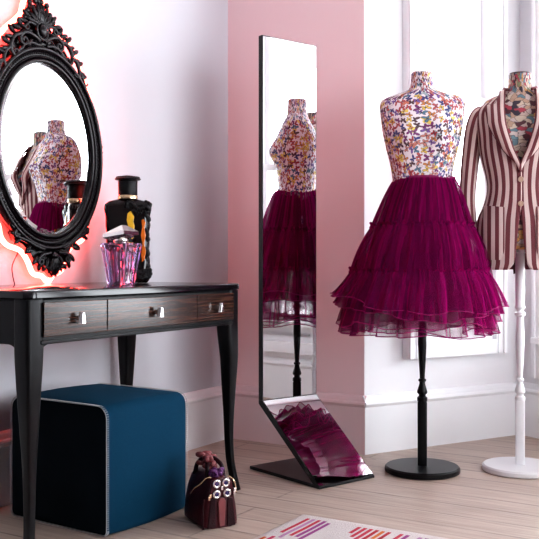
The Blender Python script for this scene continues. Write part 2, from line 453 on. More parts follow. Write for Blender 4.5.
def window(name, a, d, op, casing=.062, low=None, proj=.045):
    """sash window in an opening: local x along the wall, -y into the room"""
    s0, s1, z0, z1 = op; w = s1-s0; cx = (s0+s1)/2
    root = bpy.data.objects.new(name, None); col.objects.link(root); root['kind'] = 'structure'
    root.location = a; root.rotation_euler = (0,0,math.atan2(d.y, d.x))
    zb = low if low is not None else z0-.07
    zt = z1+casing
    bm = nb()                                                    # moulded casing
    for sx in (s0-casing/2, s1+casing/2):
        box(bm, (sx, -proj/2, (zb+zt)/2), (casing, proj, zt-zb))
        sg = -1 if sx < cx else 1
        box(bm, (sx+sg*casing*.32, -proj-.006, (zb+zt)/2), (casing*.30, .012, zt-zb))
        box(bm, (sx-sg*casing*.28, -proj-.003, (zb+zt)/2), (casing*.14, .006, zt-zb))
    box(bm, (cx, -proj/2, z1+casing/2), (w, proj, casing))
    if low is not None: box(bm, (cx, -proj/2-.003, zb+.035), (w, proj+.006, .07))
    obj('casing', bm, M['trim'], root, False, bevel=.003)
    if low is not None:                                          # panelled apron below the sill
        bm = nb(); box(bm, (cx, -.010, (zb+.07+z0)/2), (w, .02, z0-zb-.07))
        h0, h1 = zb+.12, z0-.08
        n = 3
        for k in range(n):
            xa = s0+.025+(w-.05)*k/n+.012; xb = s0+.025+(w-.05)*(k+1)/n-.012
            for x in (xa, xb): box(bm, (x, -.025, (h0+h1)/2), (.014, .012, h1-h0))
            for z in (h0, h1): box(bm, ((xa+xb)/2, -.025, z), (xb-xa, .012, .014))
        obj('apron_panel', bm, M['trim'], root, False, bevel=.002)
    bm = nb(); box(bm, (cx, -.015, z0-.015), (w+2*casing*.9, .11, .03)); obj('sill', bm, M['trim'], root, False, bevel=.004)
    zm = z0+(z1-z0)*.48
    for zz0, zz1, yy in ((z0, zm+.02, .045), (zm-.02, z1, .075)):
        bm = nb(); st = .042
        for sx in (s0+st/2, s1-st/2): box(bm, (sx, yy, (zz0+zz1)/2), (st, .03, zz1-zz0))
        for z in (zz0+st/2, zz1-st/2): box(bm, (cx, yy, z), (w-2*st, .03, st))
        if yy > .06:
            for sx in (s0+st/2, s1-st/2): prism(bm, [(sx-.02,zz0),(sx+.02,zz0),(sx+.012,zz0-.06),(sx-.012,zz0-.06)], yy-.013, yy+.013)
        sash = obj('sash', bm, M['trim'], root, False, bevel=.002)
        bm = nb(); box(bm, (cx, yy, (zz0+zz1)/2), (w-2*st, .004, zz1-zz0-2*st)); obj('pane', bm, M['pane'], sash, False)
    L = bpy.data.lights.new(name+'_daylight', 'AREA'); L.shape = 'RECTANGLE'; L.size = w; L.size_y = z1-z0
    L.cycles.is_portal = True
    lo = bpy.data.objects.new(name+'_daylight', L); col.objects.link(lo)
    n = Vector((d.y, -d.x, 0)).normalized()
    p = a + d.normalized()*cx - n*.16 + Vector((0,0,(z0+z1)/2)); lo.location = p
    lo.rotation_euler = n.to_track_quat('-Z', 'Z').to_euler()
window('window_1', P1, wd, W1, casing=.065, low=.42)
window('window_2', P2, rd, W2, casing=.07, low=.30)
window('window_3', P2, rd, W3, casing=.07, low=.30)
window('added_fill_window', P3, P4-P3, W_FILL, casing=.07)  # unseen window added on the side wall for fill light

# ---------------------------------------------------------------- dressing table
TL, TD, TH, TC = 1.095, .58, .789, .5125
tb = thing('dressing_table', 'black lacquered dressing table with dark striped wood drawers and curved legs', 'table', W(TC, TD/2), RZ)
HX, HY = TL/2, TD/2
bm = nb()
rings = []
for z, o in ((TH-.026,-.008),(TH-.021,0),(TH-.005,0),(TH-.0015,-.002),(TH,-.006)):
    rings.append([(x,y,z) for x, y in rrect(HX+o, HY+o, .035, 8)])
loft(bm, rings); obj('tabletop', bm, M['black_lacquer'], tb, True, angle=50)
# apron: panels with arched ends that run into the legs
def apron_poly(h, zt, zb, r, leg):
    p = [(-h,zt),(h,zt),(h,zb-r*1.2)]
    def arc(sx):
        return [(sx*(h-leg-r*(1-math.cos(a))), zb-r*1.2+r*1.2*math.sin(a)) for a in [PI/2*k/7 for k in range(8)]]
    return p[:2] + [(h,zb-r*1.2)] + arc(1) + arc(-1)[::-1] + [(-h,zb-r*1.2)]
AT, AB = TH-.026, .634
bm = nb()
pf = apron_poly(HX-.012, AT, AB, .05, .034)
prism(bm, pf, -HY+.012, -HY+.030); prism(bm, pf, HY-.030, HY-.012)
ps = apron_poly(HY-.012, AT, AB, .05, .034)
prism(bm, ps, -HX+.012, -HX+.030, 'yz'); prism(bm, ps, HX-.030, HX-.012, 'yz')
bx = nb
box(bm, (0, -HY+.0105, AB+.006), (TL-.11, .009, .012))
box(bm, (0,0,AT-.006), (TL-.06, TD-.06, .010))
obj('apron', bm, M['black_wood'], tb, False, bevel=.003)
# drawers: fronts in dark striped veneer, each with its own pyramid knob
for s0, s1 in ((.028,.293),(.297,.768),(.772,1.004)):
    bm = nb(); x0, x1 = s0-TC, s1-TC
    box(bm, ((x0+x1)/2, -HY+.008, .7045), (x1-x0, .012, .099))
    d = obj('drawer', bm, M['macassar'], tb, False, bevel=.002)
    kx = (x0+x1)/2; kz = .704; bm = nb()
    def sq(y, h, w): return [(kx+i*w, y, kz+j*h) for i, j in ((-1,-1),(1,-1),(1,1),(-1,1))]
    loft(bm, [sq(-HY+.003,.008,.008), sq(-HY-.012,.007,.007)])
    loft(bm, [[(kx+i*a*(1.25 if j < 0 else .55), -HY-.012-t, kz+j*.017) for i, j in ((-1,-1),(1,-1),(1,1),(-1,1))] for a, t in ((.011,0),(.0125,.005),(.007,.014))])
    obj('knob', bm, M['chrome'], d, False, bevel=.0012)
def table_leg(sx, sy):
    bm = nb(); rings = []
    for z, w, o in ((AT,.066,0),(AB,.066,0),(.57,.062,.001),(.50,.055,.001),(.40,.045,-.004),(.30,.034,-.009),(.20,.028,-.011),(.12,.026,-.008),(.06,.026,.000),(.02,.027,.008),(0,.029,.012)):
        rings.append((z, w, o))
    tab = sorted(rings); out = []
    for k in range(41):
        z = AT*k/40; w, o = interp(tab, z)
        cx = sx*(HX-.010-.030+ (o if o > 0 else o*1.0) + (.030-w/2)*.75); cy = sy*(HY-.010-.030 + o*.8 + (.030-w/2)*.75)
        out.append([(x, y, z) for x, y in rrect(w/2, w/2, w*.2, 3, (cx, cy))])
    loft(bm, out); return bm
for sx, sy in ((-1,-1),(1,-1),(1,1),(-1,1)):
    obj('leg', table_leg(sx, sy), M['black_wood'], tb, True, angle=40)

# ---------------------------------------------------------------- ottoman
ox, oy, oh = .400, .45, .412
rdir = Vector((math.sin(math.radians(34.0)), math.cos(math.radians(34.0)), 0)); ldir = Vector((-rdir.y, rdir.x, 0))
oc = Vector((-.514,2.835,0)) + rdir*ox/2 + ldir*oy/2
ot = thing('ottoman', 'teal blue felt cube ottoman with pale blanket stitching, under the dressing table', 'ottoman', oc, math.atan2(rdir.y, rdir.x))
bm = nb(); prof = []
OB = .003
OM = OB+(oh-OB)/2
oprof = []
for cx, cz, a0, r_ in ((oy/2,oh,0,.040),(-oy/2,oh,90,.040),(-oy/2,OB,180,.018),(oy/2,OB,270,.018)):
    ccx = cx-math.copysign(r_,cx); ccz = cz-r_ if cz > .1 else cz+r_
    for k in range(9):
        a = math.radians(a0+90*k/8); oprof.append((ccx+r_*math.cos(a), ccz+r_*math.sin(a)))
rings = []
for x, ins in ((-ox/2,.012),(-ox/2+.004,.003),(-ox/2+.012,0),(-ox/4,-.004),(0,-.006),(ox/4,-.004),(ox/2-.012,0),(ox/2-.004,.003),(ox/2,.012)):
    rings.append([(x, y*(1-ins*2/oy), OM+(z-OM)*(1-ins*2/oh)) for y, z in oprof])
loft(bm, rings[1:-1], cap0=False, cap1=False); obj('cover', bm, M['felt'], ot, True, angle=50)
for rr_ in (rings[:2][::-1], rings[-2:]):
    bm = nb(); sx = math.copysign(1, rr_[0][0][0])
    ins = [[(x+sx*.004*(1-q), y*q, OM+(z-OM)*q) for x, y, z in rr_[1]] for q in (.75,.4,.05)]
    loft(bm, rr_+ins, cap0=False); obj('end_panel', bm, M['felt_shaded'], ot, True, label='felt end panel with shade in its colour, edged with stitching')
bm = nb()
for sx in (-1,1):
    loop = []
    for y, z in oprof: loop.append(Vector((sx*(ox/2-.0045), y, z)))
    L = []; n = len(loop)
    for i in range(n):
        a, b = loop[i], loop[(i+1)%n]; m = max(1, int((b-a).length/.007))
        for k in range(m): L.append(a.lerp(b, k/m))
    tube(bm, [p + Vector((sx*.004,0,0)) for p in L], .0012, 5, closed=True)
    ctr = Vector((0,0,OM))
    for i in range(0, len(L)):
        p = L[i]; q = Vector((0, p.y, p.z-ctr.z)); q.normalize()
        tube(bm, [p+q*.002+Vector((sx*.004,0,0)), p+q*.0025+Vector((-sx*.001,0,0)), p+q*.002+Vector((-sx*.006,0,0))], .0010, 4)
obj('blanket_stitching', bm, M['thread'], ot, True)

# ---------------------------------------------------------------- oval wall mirror
MS, MZ = .590, 1.287
GA, GB = .236, .318
mr = thing('wall_mirror', 'carved black oval wall mirror with scrolled crest, hung over the dressing table', 'mirror', W(MS, WALL, MZ), RZ)
mr.rotation_euler = (math.radians(-.85), math.radians(-3.6), RZ)
DY = -.062                               # glass plane in front of the wall (local -y)
NS = 96
def oval_ring(a_off, y): return [((GA+a_off)*math.cos(2*PI*k/NS), y, (GB+a_off)*math.sin(2*PI*k/NS)) for k in range(NS)]
def oval_sweep(bm, prof):
    rings = [oval_ring(o, y) for o, y in prof]; V = [[bm.verts.new(p) for p in r] for r in rings]
    for i in range(len(V)):
        a, b = V[i], V[(i+1) % len(V)]
        for k in range(NS): bm.faces.new((a[k], a[(k+1)%NS], b[(k+1)%NS], b[k]))
bm = nb()
def arcp(o0, o1, y0, h, n=6): return [(o0+(o1-o0)*(1-math.cos(PI*k/n))/2, y0-h*math.sin(PI*k/n)) for k in range(n+1)]
prof = [(-.004,DY+.004)] + arcp(-.003,.014,DY-.002,.010) + [(.015,DY+.0)] + arcp(.016,.024,DY-.004,.006,4) + [(.026,DY-.006)] + [(.038,DY-.004)] + arcp(.040,.058,DY-.002,.013) + [(.062,DY+.004),(.062,DY+.020),(.052,DY+.034),(-.004,DY+.034)]
oval_sweep(bm, prof); fr = obj('frame', bm, M['carved'], mr, True, angle=60)
bm = nb()
NBEAD = 150
for k in range(NBEAD):
    t = 2*PI*k/NBEAD; ball(bm, ((GA+.032)*math.cos(t), DY-.006, (GB+.032)*math.sin(t)), (.0045,.0045,.0045), 6, 4)
obj('bead_moulding', bm, M['carved'], fr, True)
bm = nb()
V0 = [bm.verts.new(p) for p in oval_ring(-.001, DY+.003)]; V1 = [bm.verts.new(p) for p in oval_ring(-.019, DY-.001)]
for k in range(NS): bm.faces.new((V0[k], V0[(k+1)%NS], V1[(k+1)%NS], V1[k]))
bm.faces.new(V1)
gl = obj('mirror_glass', bm, M['mirror'], mr, False, label='bevelled oval glass')
bm = nb()                                   # backing board reaching the wall
loft(bm, [oval_ring(-.03, DY+.034), oval_ring(-.03, -.004)]); obj('backing_board', bm, M['black_wood'], mr, True, angle=40)

def leaf(bm, x, z, ang, L, w, y=DY-.004, th=.010):
    m = Matrix.Rotation(-ang, 3, 'Y')
    c = Vector((x + math.cos(ang)*L/2, y, z + math.sin(ang)*L/2))
    ball(bm, c, (L/2, th, w/2), 8, 6, m)
    tip = [Vector((x + math.cos(ang)*L*t, y-th*.9*math.sin(PI*min(1,t+.1)), z+math.sin(ang)*L*t)) for t in (.0,.25,.5,.75,1.)]
    tube(bm, tip, [.002,.003,.003,.002,.001], 5)
def scroll(bm, pts, r0, r1, y=DY-.006):
    P = catmull([(x, y, z) for x, z in pts], 6); n = len(P)
    tube(bm, P, [r0+(r1-r0)*i/(n-1) for i in range(n)], 7)
def spiral(cx, cz, r, a0, turns, n=9, sgn=1):
    return [(cx + r*(1-.75*k/(n-1))*math.cos(a0+sgn*turns*2*PI*k/(n-1)), cz + r*(1-.75*k/(n-1))*math.sin(a0+sgn*turns*2*PI*k/(n-1))) for k in range(n)]
def on_oval(t, off): return ((GA+off)*math.cos(t), (GB+off)*math.sin(t))

# crest
bm = nb()
bp = [(.0,.535),(.03,.525),(.045,.49),(.055,.455),(.09,.425),(.12,.395),(.15,.355),(.17,.315),(.185,.28),(.17,.262),(.14,.30),(.09,.345),(.04,.362),(0,.366)]
prism(bm, [(x,z) for x,z in bp] + [(-x,z) for x,z in bp[::-1] if x > 0], DY+.010, DY+.028)
for i, a in enumerate((18,40,62,80,90,100,118,140,162)):
    L = .085 if 50 < a < 130 else .068
    leaf(bm, .008*math.cos(math.radians(a)), .452, math.radians(a), L, .022, DY-.004, .011)
    ball(bm, (math.cos(math.radians(a))*(L+.006), DY+.004, .452+math.sin(math.radians(a))*(L+.006)), (.012,.010,.012), 8, 6)
ball(bm, (0,DY-.014,.432), (.019,.013,.024), 14, 10)
tube(bm, [(.027*math.cos(2*PI*k/24), DY-.010, .432+.032*math.sin(2*PI*k/24)) for k in range(24)], .006, 7, closed=True)
for s in (-1,1):
    scroll(bm, [(s*.012,.395),(s*.045,.412),(s*.08,.418),(s*.105,.400)]+[(s*x,z) for x,z in spiral(.088,.388,.020,.5,-1.2,9,1)], .009, .005)
    scroll(bm, [(s*.03,.45),(s*.06,.455),(s*.085,.435)]+[(s*x,z) for x,z in spiral(.072,.440,.014,.0,-1.1,8,1)], .007,.004)
    scroll(bm, [(s*.10,.41),(s*.135,.395),(s*.155,.362),(s*.15,.335)]+[(s*x,z) for x,z in spiral(.132,.340,.018,.0,-1.1,8,1)], .009,.005)
    scroll(bm, [(s*.15,.36),(s*.18,.335),(s*.19,.30),(s*.178,.282)]+[(s*x,z) for x,z in spiral(.170,.294,.012,-.6,-1.,7,1)], .008,.004)
    scroll(bm, [(s*.188,.31),(s*.205,.29),(s*.215,.262),(s*.225,.255),(s*.232,.262)], .006,.003)
    scroll(bm, [(s*.02,.378),(s*.06,.382),(s*.10,.362),(s*.13,.33)], .007,.004)
    for x, z, a, L in ((.05,.47,40,.045),(.062,.455,10,.05),(.09,.43,55,.04),(.10,.425,15,.042),(.125,.405,40,.045),(.13,.39,5,.045),(.155,.365,30,.045),(.16,.35,-10,.04),
                       (.175,.325,25,.045),(.185,.305,-15,.04),(.198,.285,10,.035),(.05,.40,-60,.04),(.09,.37,-50,.035),(.04,.43,-20,.04),(.205,.262,-50,.035)):
        leaf(bm, s*x, z, math.radians(a if s > 0 else 180-a), L, .019, DY-.002, .009)
    for x, z in ((.045,.525),(.06,.50),(.066,.478),(.10,.455),(.118,.443),(.135,.435),(.165,.40),(.178,.385),(.19,.355),(.205,.335),(.213,.31),(.222,.29)):
        ball(bm, (s*x*.97, DY+.006, z*.985), (.010,.009,.010), 7, 5)
obj('crest', bm, M['carved'], mr, True, angle=60)
# pendant below
bm = nb()
bp = [(.0,-.362),(.06,-.352),(.12,-.322),(.165,-.285),(.19,-.30),(.175,-.33),(.14,-.345),(.105,-.375),(.085,-.415),(.05,-.435),(.02,-.455),(0,-.478)]
prism(bm, [(x,z) for x,z in bp] + [(-x,z) for x,z in bp[::-1] if x > 0], DY+.010, DY+.028)
for s in (-1,1):
    scroll(bm, [(s*.05,-.37),(s*.09,-.355),(s*.13,-.335),(s*.165,-.322)]+[(s*x,z) for x,z in spiral(.172,-.306,.016,-.6,1.2,8,1)], .009,.005)
    scroll(bm, [(s*.02,-.385),(s*.06,-.39),(s*.085,-.41)]+[(s*x,z) for x,z in spiral(.068,-.412,.015,.0,-1.1,8,1)], .008,.004)
    scroll(bm, [(s*.055,-.435),(s*.03,-.44),(s*.012,-.455),(0,-.472)], .008,.004)
    for x, z, a, L in ((.155,-.31,10,.05),(.15,-.32,-30,.045),(.11,-.35,-45,.045),(.10,-.365,-20,.04),(.08,-.39,-50,.045),(.07,-.41,-75,.04),(.03,-.40,-70,.05),(.04,-.43,-40,.03),(.09,-.365,160,.045),(.185,-.295,60,.035)):
        leaf(bm, s*x, z, math.radians(a if s > 0 else 180-a), L, .018, DY-.002, .009)
for a in (-60,-78,-90,-102,-120): leaf(bm, 0, -.395, math.radians(a), .075, .018, DY-.006, .010)
ball(bm, (0,DY-.008,-.395), (.016,.011,.014), 12, 8)
obj('pendant_ornament', bm, M['carved'], mr, True, angle=60)
for s in (-1,1):
    bm = nb()
    for a, L in ((60,.035),(10,.025),(-50,.035)): leaf(bm, s*.285, .02, math.radians(a if s > 0 else 180-a), L, .014, DY+.004, .008)
    ball(bm, (s*.292, DY, .02), (.010,.010,.012), 8, 6)
    obj('side_rosette', bm, M['carved'], mr, True)

# neon tube tracing the mirror's outline just off the wall
half = [(0,-.492),(.030,-.468),(.072,-.455),(.098,-.405),(.130,-.368),(.190,-.345),(.218,-.312),(.225,-.275),(.262,-.215),(.292,-.12),(.308,0.),(.298,.12),(.272,.21),(.250,.255),(.226,.32),(.194,.378),(.152,.425),(.112,.455),(.074,.49),(.056,.535),(.028,.556),(0,.562)]
loopn = half + [(-x,z) for x,z in half[::-1] if x > 0]
P = catmull([(x,0,z) for x,z in loopn], 6, closed=True)
nl = thing('neon_light', 'glowing red pink neon tube tracing the oval wall mirror on the wall', 'light', W(MS, WALL-.034, MZ), RZ)
nl.rotation_euler = (0, math.radians(-3.6), RZ)
bm = nb(); tube(bm, P, .0095, 8, closed=True); obj('neon_tube', bm, M['neon'], nl, True)
for i in range(6, len(P), 25):
    p = P[i]; bm = nb(); tube(bm, [(p.x, .033, p.z), (p.x, .006, p.z)], .004, 6)
    obj('wall_clip', bm, M['white_wood'], nl, True)
bm = nb(); tube(bm, catmull([(-.13,.006,-.37),(-.15,.02,-.42),(-.145,.026,-.46),(-.135,.026,-.52),(-.12,.026,-.75)], 8), .002, 6); obj('power_cord', bm, M['black_wood'], nl, True)

# ---------------------------------------------------------------- large dark perfume bottle
bb = thing('perfume_bottle', 'tall dark perfume bottle with fluted black cap and amber inlays', 'bottle', W(.885,.42,TH+.001), RZ-math.radians(52))
bm = nb(); rings = []
BS = 1.02
bb.scale = (BS,BS,BS)
bt = [(0,.074,.036),(.006,.080,.040),(.05,.083,.042),(.12,.081,.042),(.20,.082,.042),(.26,.086,.042),(.29,.088,.042),(.302,.084,.040),(.311,.070,.034),(.316,.046,.030),(.319,.036,.028)]
for k in range(33):
    z = .319*k/32; a, b = interp(bt, z)
    w = .002*math.sin(z*95)
    rings.append([(x + w*(1 if x > 0 else -.6), y, z) for x, y in rrect(a, b, b*.62, 5)])
loft(bm, rings); obj('bottle_body', bm, M['dark_glass'], bb, True, angle=50)
bm = nb()                               # knotted vine relief on one shoulder and side
for k in range(70):
    t = k/69; z = .305-.285*t
    a, b = interp(bt, z)
    ball(bm, (a*.86+.004*math.sin(t*31)+.003*math.sin(t*67), -b*.74+.004*math.cos(t*23), z), (.009+.004*math.sin(t*47)**2,.010,.010), 7, 5)
for k in range(34):
    t = k/33; x = -.005+.085*t; z = .296+.010*math.sin(t*9)-.022*t*t
    ball(bm, (x, -.040+.002*math.cos(k*2.1), z), (.009,.007,.008+.003*math.sin(k*1.7)**2), 7, 5)
    if k % 2: ball(bm, (x-.004, -.041, z-.016+.006*math.sin(k)), (.006,.005,.007), 6, 4)
for k in range(30): ball(bm, (.085-.05*(k/29)+.002*math.sin(k*3), -.040, .026+.014*math.sin(k*1.9)+.008*(1-k/29)), (.010,.007,.010), 7, 5)
obj('vine_relief', bm, M['black_relief'], bb, True)
def inlay(pts, m, name):
    bm = nb(); n = len(pts)
    prism(bm, pts, -.0455, -.036); obj(name, bm, m, bb, False, bevel=.002)
inlay([(.000,.262),(.012,.272),(.020,.258),(.026,.25),(.022,.232),(.027,.215),(.024,.195),(.030,.178),(.018,.165),(.006,.172),(-.002,.19),(.004,.21),(-.003,.235)], M['amber'], 'amber_inlay')
inlay([(.052,.236),(.060,.242),(.068,.228),(.064,.205),(.069,.18),(.063,.150),(.070,.12),(.064,.085),(.054,.078),(.051,.11),(.056,.145),(.050,.18),(.055,.21)], M['orange'], 'orange_inlay')
bm = nb(); lathe(bm, [(.036,.318),(.038,.320),(.038,.330),(.036,.333)], 32); obj('collar', bm, M['gold'], bb, True, angle=40)
bm = nb(); rings = []
for z, r in ((.333,.035),(.336,.0365),(.388,.0365),(.391,.034)):
    rings.append([((r-.0015*(k % 2))*math.cos(2*PI*k/56), (r-.0015*(k % 2))*math.sin(2*PI*k/56), z) for k in range(56)])
loft(bm, rings)
lathe(bm, [(.034,.390),(.048,.392),(.050,.396),(.046,.400),(.042,.4005),(.036,.404),(.02,.408),(.008,.410)], 32)
for k in range(22):
    t = 2*PI*k/22; ball(bm, (.040*math.cos(t), .040*math.sin(t), .401), (.007,.007,.004), 6, 4)
obj('fluted_cap', bm, M['black_relief'], bb, True, angle=50)

# ---------------------------------------------------------------- small violet crystal bottle
cb = thing('perfume_bottle', 'small violet faceted crystal perfume bottle with silver stopper, beside the tall dark bottle', 'bottle', W(.605,.215,TH+.001), RZ-math.radians(55))
def star(r0, r1, z, n=7, tw=0.):
    out = []
    for k in range(n):
        for f, r in ((-.30,r0*.97),(0,r0),(.30,r0*.97),(.5,r1)):
            a = 2*PI*(k+f)/n+tw; out.append((r*math.cos(a), r*math.sin(a), z))
    return out
bm = nb()
loft(bm, [star(.046,.030,0), star(.050,.030,.006), star(.058,.034,.06), star(.069,.040,.115), star(.075,.046,.138), star(.070,.046,.146), star(.030,.028,.150)])
obj('crystal_body', bm, M['purple_glass'], cb, False)
bm = nb(); lathe(bm, [(.010,.012),(.018,.016),(.024,.07),(.027,.12),(.020,.137),(.012,.140)], 14); obj('perfume', bm, M['pink_glass'], cb, False)
bm = nb(); lathe(bm, [(.024,.149),(.026,.152),(.026,.160),(.022,.163)], 24); obj('neck_ring', bm, M['silver'], cb, True, angle=40)
bm = nb()
q = lambda r, z, n=4, t0=.25: [(r*math.cos(2*PI*k/n+t0), r*math.sin(2*PI*k/n+t0), z + .008*math.cos(2*PI*k/n+t0+.6)) for k in range(n)]
loft(bm, [q(.040,.160), q(.064,.170), q(.062,.184), q(.020,.204)]); obj('stopper', bm, M['silver'], cb, False, bevel=.001)

# ---------------------------------------------------------------- handbag
hb = thing('handbag', 'small oxblood leather handbag with silver eyelets, on the floor against the ottoman', 'handbag', (-.158,2.945,0), math.radians(27))
HW, HL, HH = .061, .185, .165
bm = nb(); rings = []
def bag_sec(y, sc_, top):
    pts = [(-HW,.006),(-HW*1.02,.02),(-HW*.95,.06),(-HW*.80,.11),(-HW*.55,.15),(-HW*.25,top),(HW*.25,top),(HW*.55,.15),(HW*.80,.11),(HW*.95,.06),(HW*1.02,.02),(HW,.006),(HW*.7,0),(-HW*.7,0)]
    return [(x*sc_, y, .001+z*(1-(1-sc_)*.5)) for x, z in pts]
for y, s_ in ((.0,.80),(.004,.93),(.012,1.),(.06,1.04),(.12,1.04),(.17,1.),(.181,.93),(.185,.80)): rings.append(bag_sec(y, s_, .166))
loft(bm, rings); obj('bag_body', bm, M['oxblood'], hb, True, angle=45)
bm = nb()
for sx in (-1,1):
    prism(bm, [(sx*.020,.004),(sx*.050,.004),(sx*.040,.095),(sx*.022,.10)], -.004, .004)
obj('end_gusset', bm, M['oxblood_dark'], hb, False, bevel=.002)
bm = nb(); prism(bm, [(-.009,.008),(.009,.008),(.014,.088),(.006,.10),(-.006,.10),(-.014,.088)], -.008, .002); obj('leather_tongue', bm, M['rose_leather'], hb, False, bevel=.002)
bm = nb(); prism(bm, [(-.046,.102),(.046,.102),(.034,.160),(-.034,.160)], -.006, .004); obj('end_flap', bm, M['oxblood'], hb, False, bevel=.003)
for gx, gz in ((-.020,.148),(.013,.149),(-.020,.114),(.017,.115)):
    bm = nb(); tube(bm, [(gx+.0105*math.cos(2*PI*k/20), -.009, gz+.0105*math.sin(2*PI*k/20)) for k in range(20)], .0042, 7, closed=True)
    g = obj('eyelet', bm, M['silver'], hb, True)
    bm = nb(); ball(bm, (gx,-.007,gz), (.008,.003,.008), 10, 6); obj('eyelet_center', bm, M['grommet_hole'], g, True)
for gx, gz in ((-.042,.110),(.043,.112),(.045,.122),(-.001,.132),(-.046,.103)):
    bm = nb(); box(bm, (gx,-.008,gz), (.008,.006,.013)); obj('stud', bm, M['silver'] if gx > -.04 else M['gold'], hb, False, bevel=.002)
bm = nb()
for sx in (-1,1):
    tube(bm, catmull([(sx*.030,.045,.150),(sx*.026,.055,.19),(sx*.015,.085,.208),(sx*.012,.12,.208),(sx*.024,.145,.185),(sx*.032,.15,.15)], 8), .0075, 8)
obj('handle', bm, M['oxblood_dark'], hb, True)
bm = nb()
for k in range(26):
    a = R.uniform(0, 2*PI); ball(bm, (R.uniform(-.022,.022), R.uniform(.0,.045), R.uniform(.165,.185)), (.010,.006,.008), 7, 5, Matrix.Rotation(a, 3, 'Z') @ Matrix.Rotation(R.uniform(-1,1), 3, 'X'))
obj('ribbon_bow', bm, M['purple_cloth'], hb, True)
bm = nb()
for k in range(22):
    a = R.uniform(0, 2*PI); ball(bm, (R.uniform(-.022,.014), R.uniform(.06,.15), R.uniform(.178,.216)), (.020,.008,.011), 7, 5, Matrix.Rotation(a, 3, 'Z') @ Matrix.Rotation(R.uniform(-.7,.7), 3, 'X'))
obj('leather_tassels', bm, M['rose_leather'], hb, True)
bm = nb()
tube(bm, catmull([(-.030,.012,.165),(-.044,.02,.163),(-.058,.04,.140),(-.070,.06,.125),(-.072,.09,.10)], 10), .0028, 6); obj('gold_chain', bm, M['gold'], hb, True)
bm = nb(); tube(bm, catmull([(-.062,.0,.10),(-.066,-.002,.06),(-.066,-.004,.02),(-.066,-.006,.004)], 8), [.003]*24+[.006], 6); obj('cord_pull', bm, M['oxblood_dark'], hb, True)
bm = nb(); tube(bm, catmull([(.030,.01,.165),(.042,.0,.155),(.050,-.002,.135),(.052,-.002,.11)], 8), .0026, 6); obj('gold_chain', bm, M['gold'], hb, True)

# ---------------------------------------------------------------- standing floor mirror (upright panel, sloping foot panel, base plate)
FA = math.radians(51.2)
fd = Vector((math.sin(FA), math.cos(FA), 0)); fn = Vector((fd.y, -fd.x, 0))
FW, FT, FBEND, FFWD = .300, 1.808, .298, .352
FL = Vector((-.0305,3.715,0))
fm = thing('floor_mirror', 'tall narrow floor mirror with a folded sloping foot and thin black edges', 'mirror', FL + fd*FW/2, math.atan2(fd.y, fd.x))
TH_ = .024
def slab(bm, a, b, t, x0, x1):
    """slab between profile points a,b in (y,z), thickness t behind (local +y side)"""
    a, b = Vector(a), Vector(b); d = (b-a).normalized(); n = Vector((-d.y, d.x))
    if n.x < 0 and abs(n.x) > 1e-6: n = -n
    poly = [a, b, b+n*t, a+n*t]
    prism(bm, [(p.x, p.y) for p in poly], x0, x1, 'yz')
bend = (0., FBEND); top = (0., FT); foot = (-FFWD, .008)
bm = nb(); slab(bm, bend, top, TH_, -FW/2, FW/2); obj('upright_frame', bm, M['black_frame'], fm, False, bevel=.0015)
bm = nb(); prism(bm, [(0.,FBEND),(-FFWD,.008),(-FFWD,.0),(-FFWD+.02,.0),(TH_,FBEND-.016),(TH_,FBEND)], -FW/2, FW/2, 'yz'); obj('foot_frame', bm, M['black_frame'], fm, False, bevel=.0015)
bm = nb(); box(bm, (0, (-FFWD+.02+.085)/2, .007), (FW, FFWD+.065, .014)); obj('base_plate', bm, M['black_wood'], fm, False, bevel=.003)
e = .004
bm = nb(); v = [bm.verts.new(p) for p in ((-FW/2+e,-.0012,FBEND+.002),(FW/2-e,-.0012,FBEND+.002),(FW/2-e,-.0012,FT-e),(-FW/2+e,-.0012,FT-e))]; bm.faces.new(v)
up = obj('upright_glass', bm, M['mirror'], fm, False)
dv = Vector((-FFWD, .008-FBEND)).normalized(); nn = Vector((dv.y, -dv.x)); nn = nn if nn.y > 0 else -nn
pa = Vector((0,FBEND)) + dv*.003 + nn*.0012; pb = Vector((-FFWD,.008)) - dv*.006 + nn*.0012
bm = nb(); v = [bm.verts.new(p) for p in ((-FW/2+e,pa.x,pa.y),(-FW/2+e,pb.x,pb.y),(FW/2-e,pb.x,pb.y),(FW/2-e,pa.x,pa.y))]; bm.faces.new(v)
obj('foot_glass', bm, M['mirror'], fm, False)

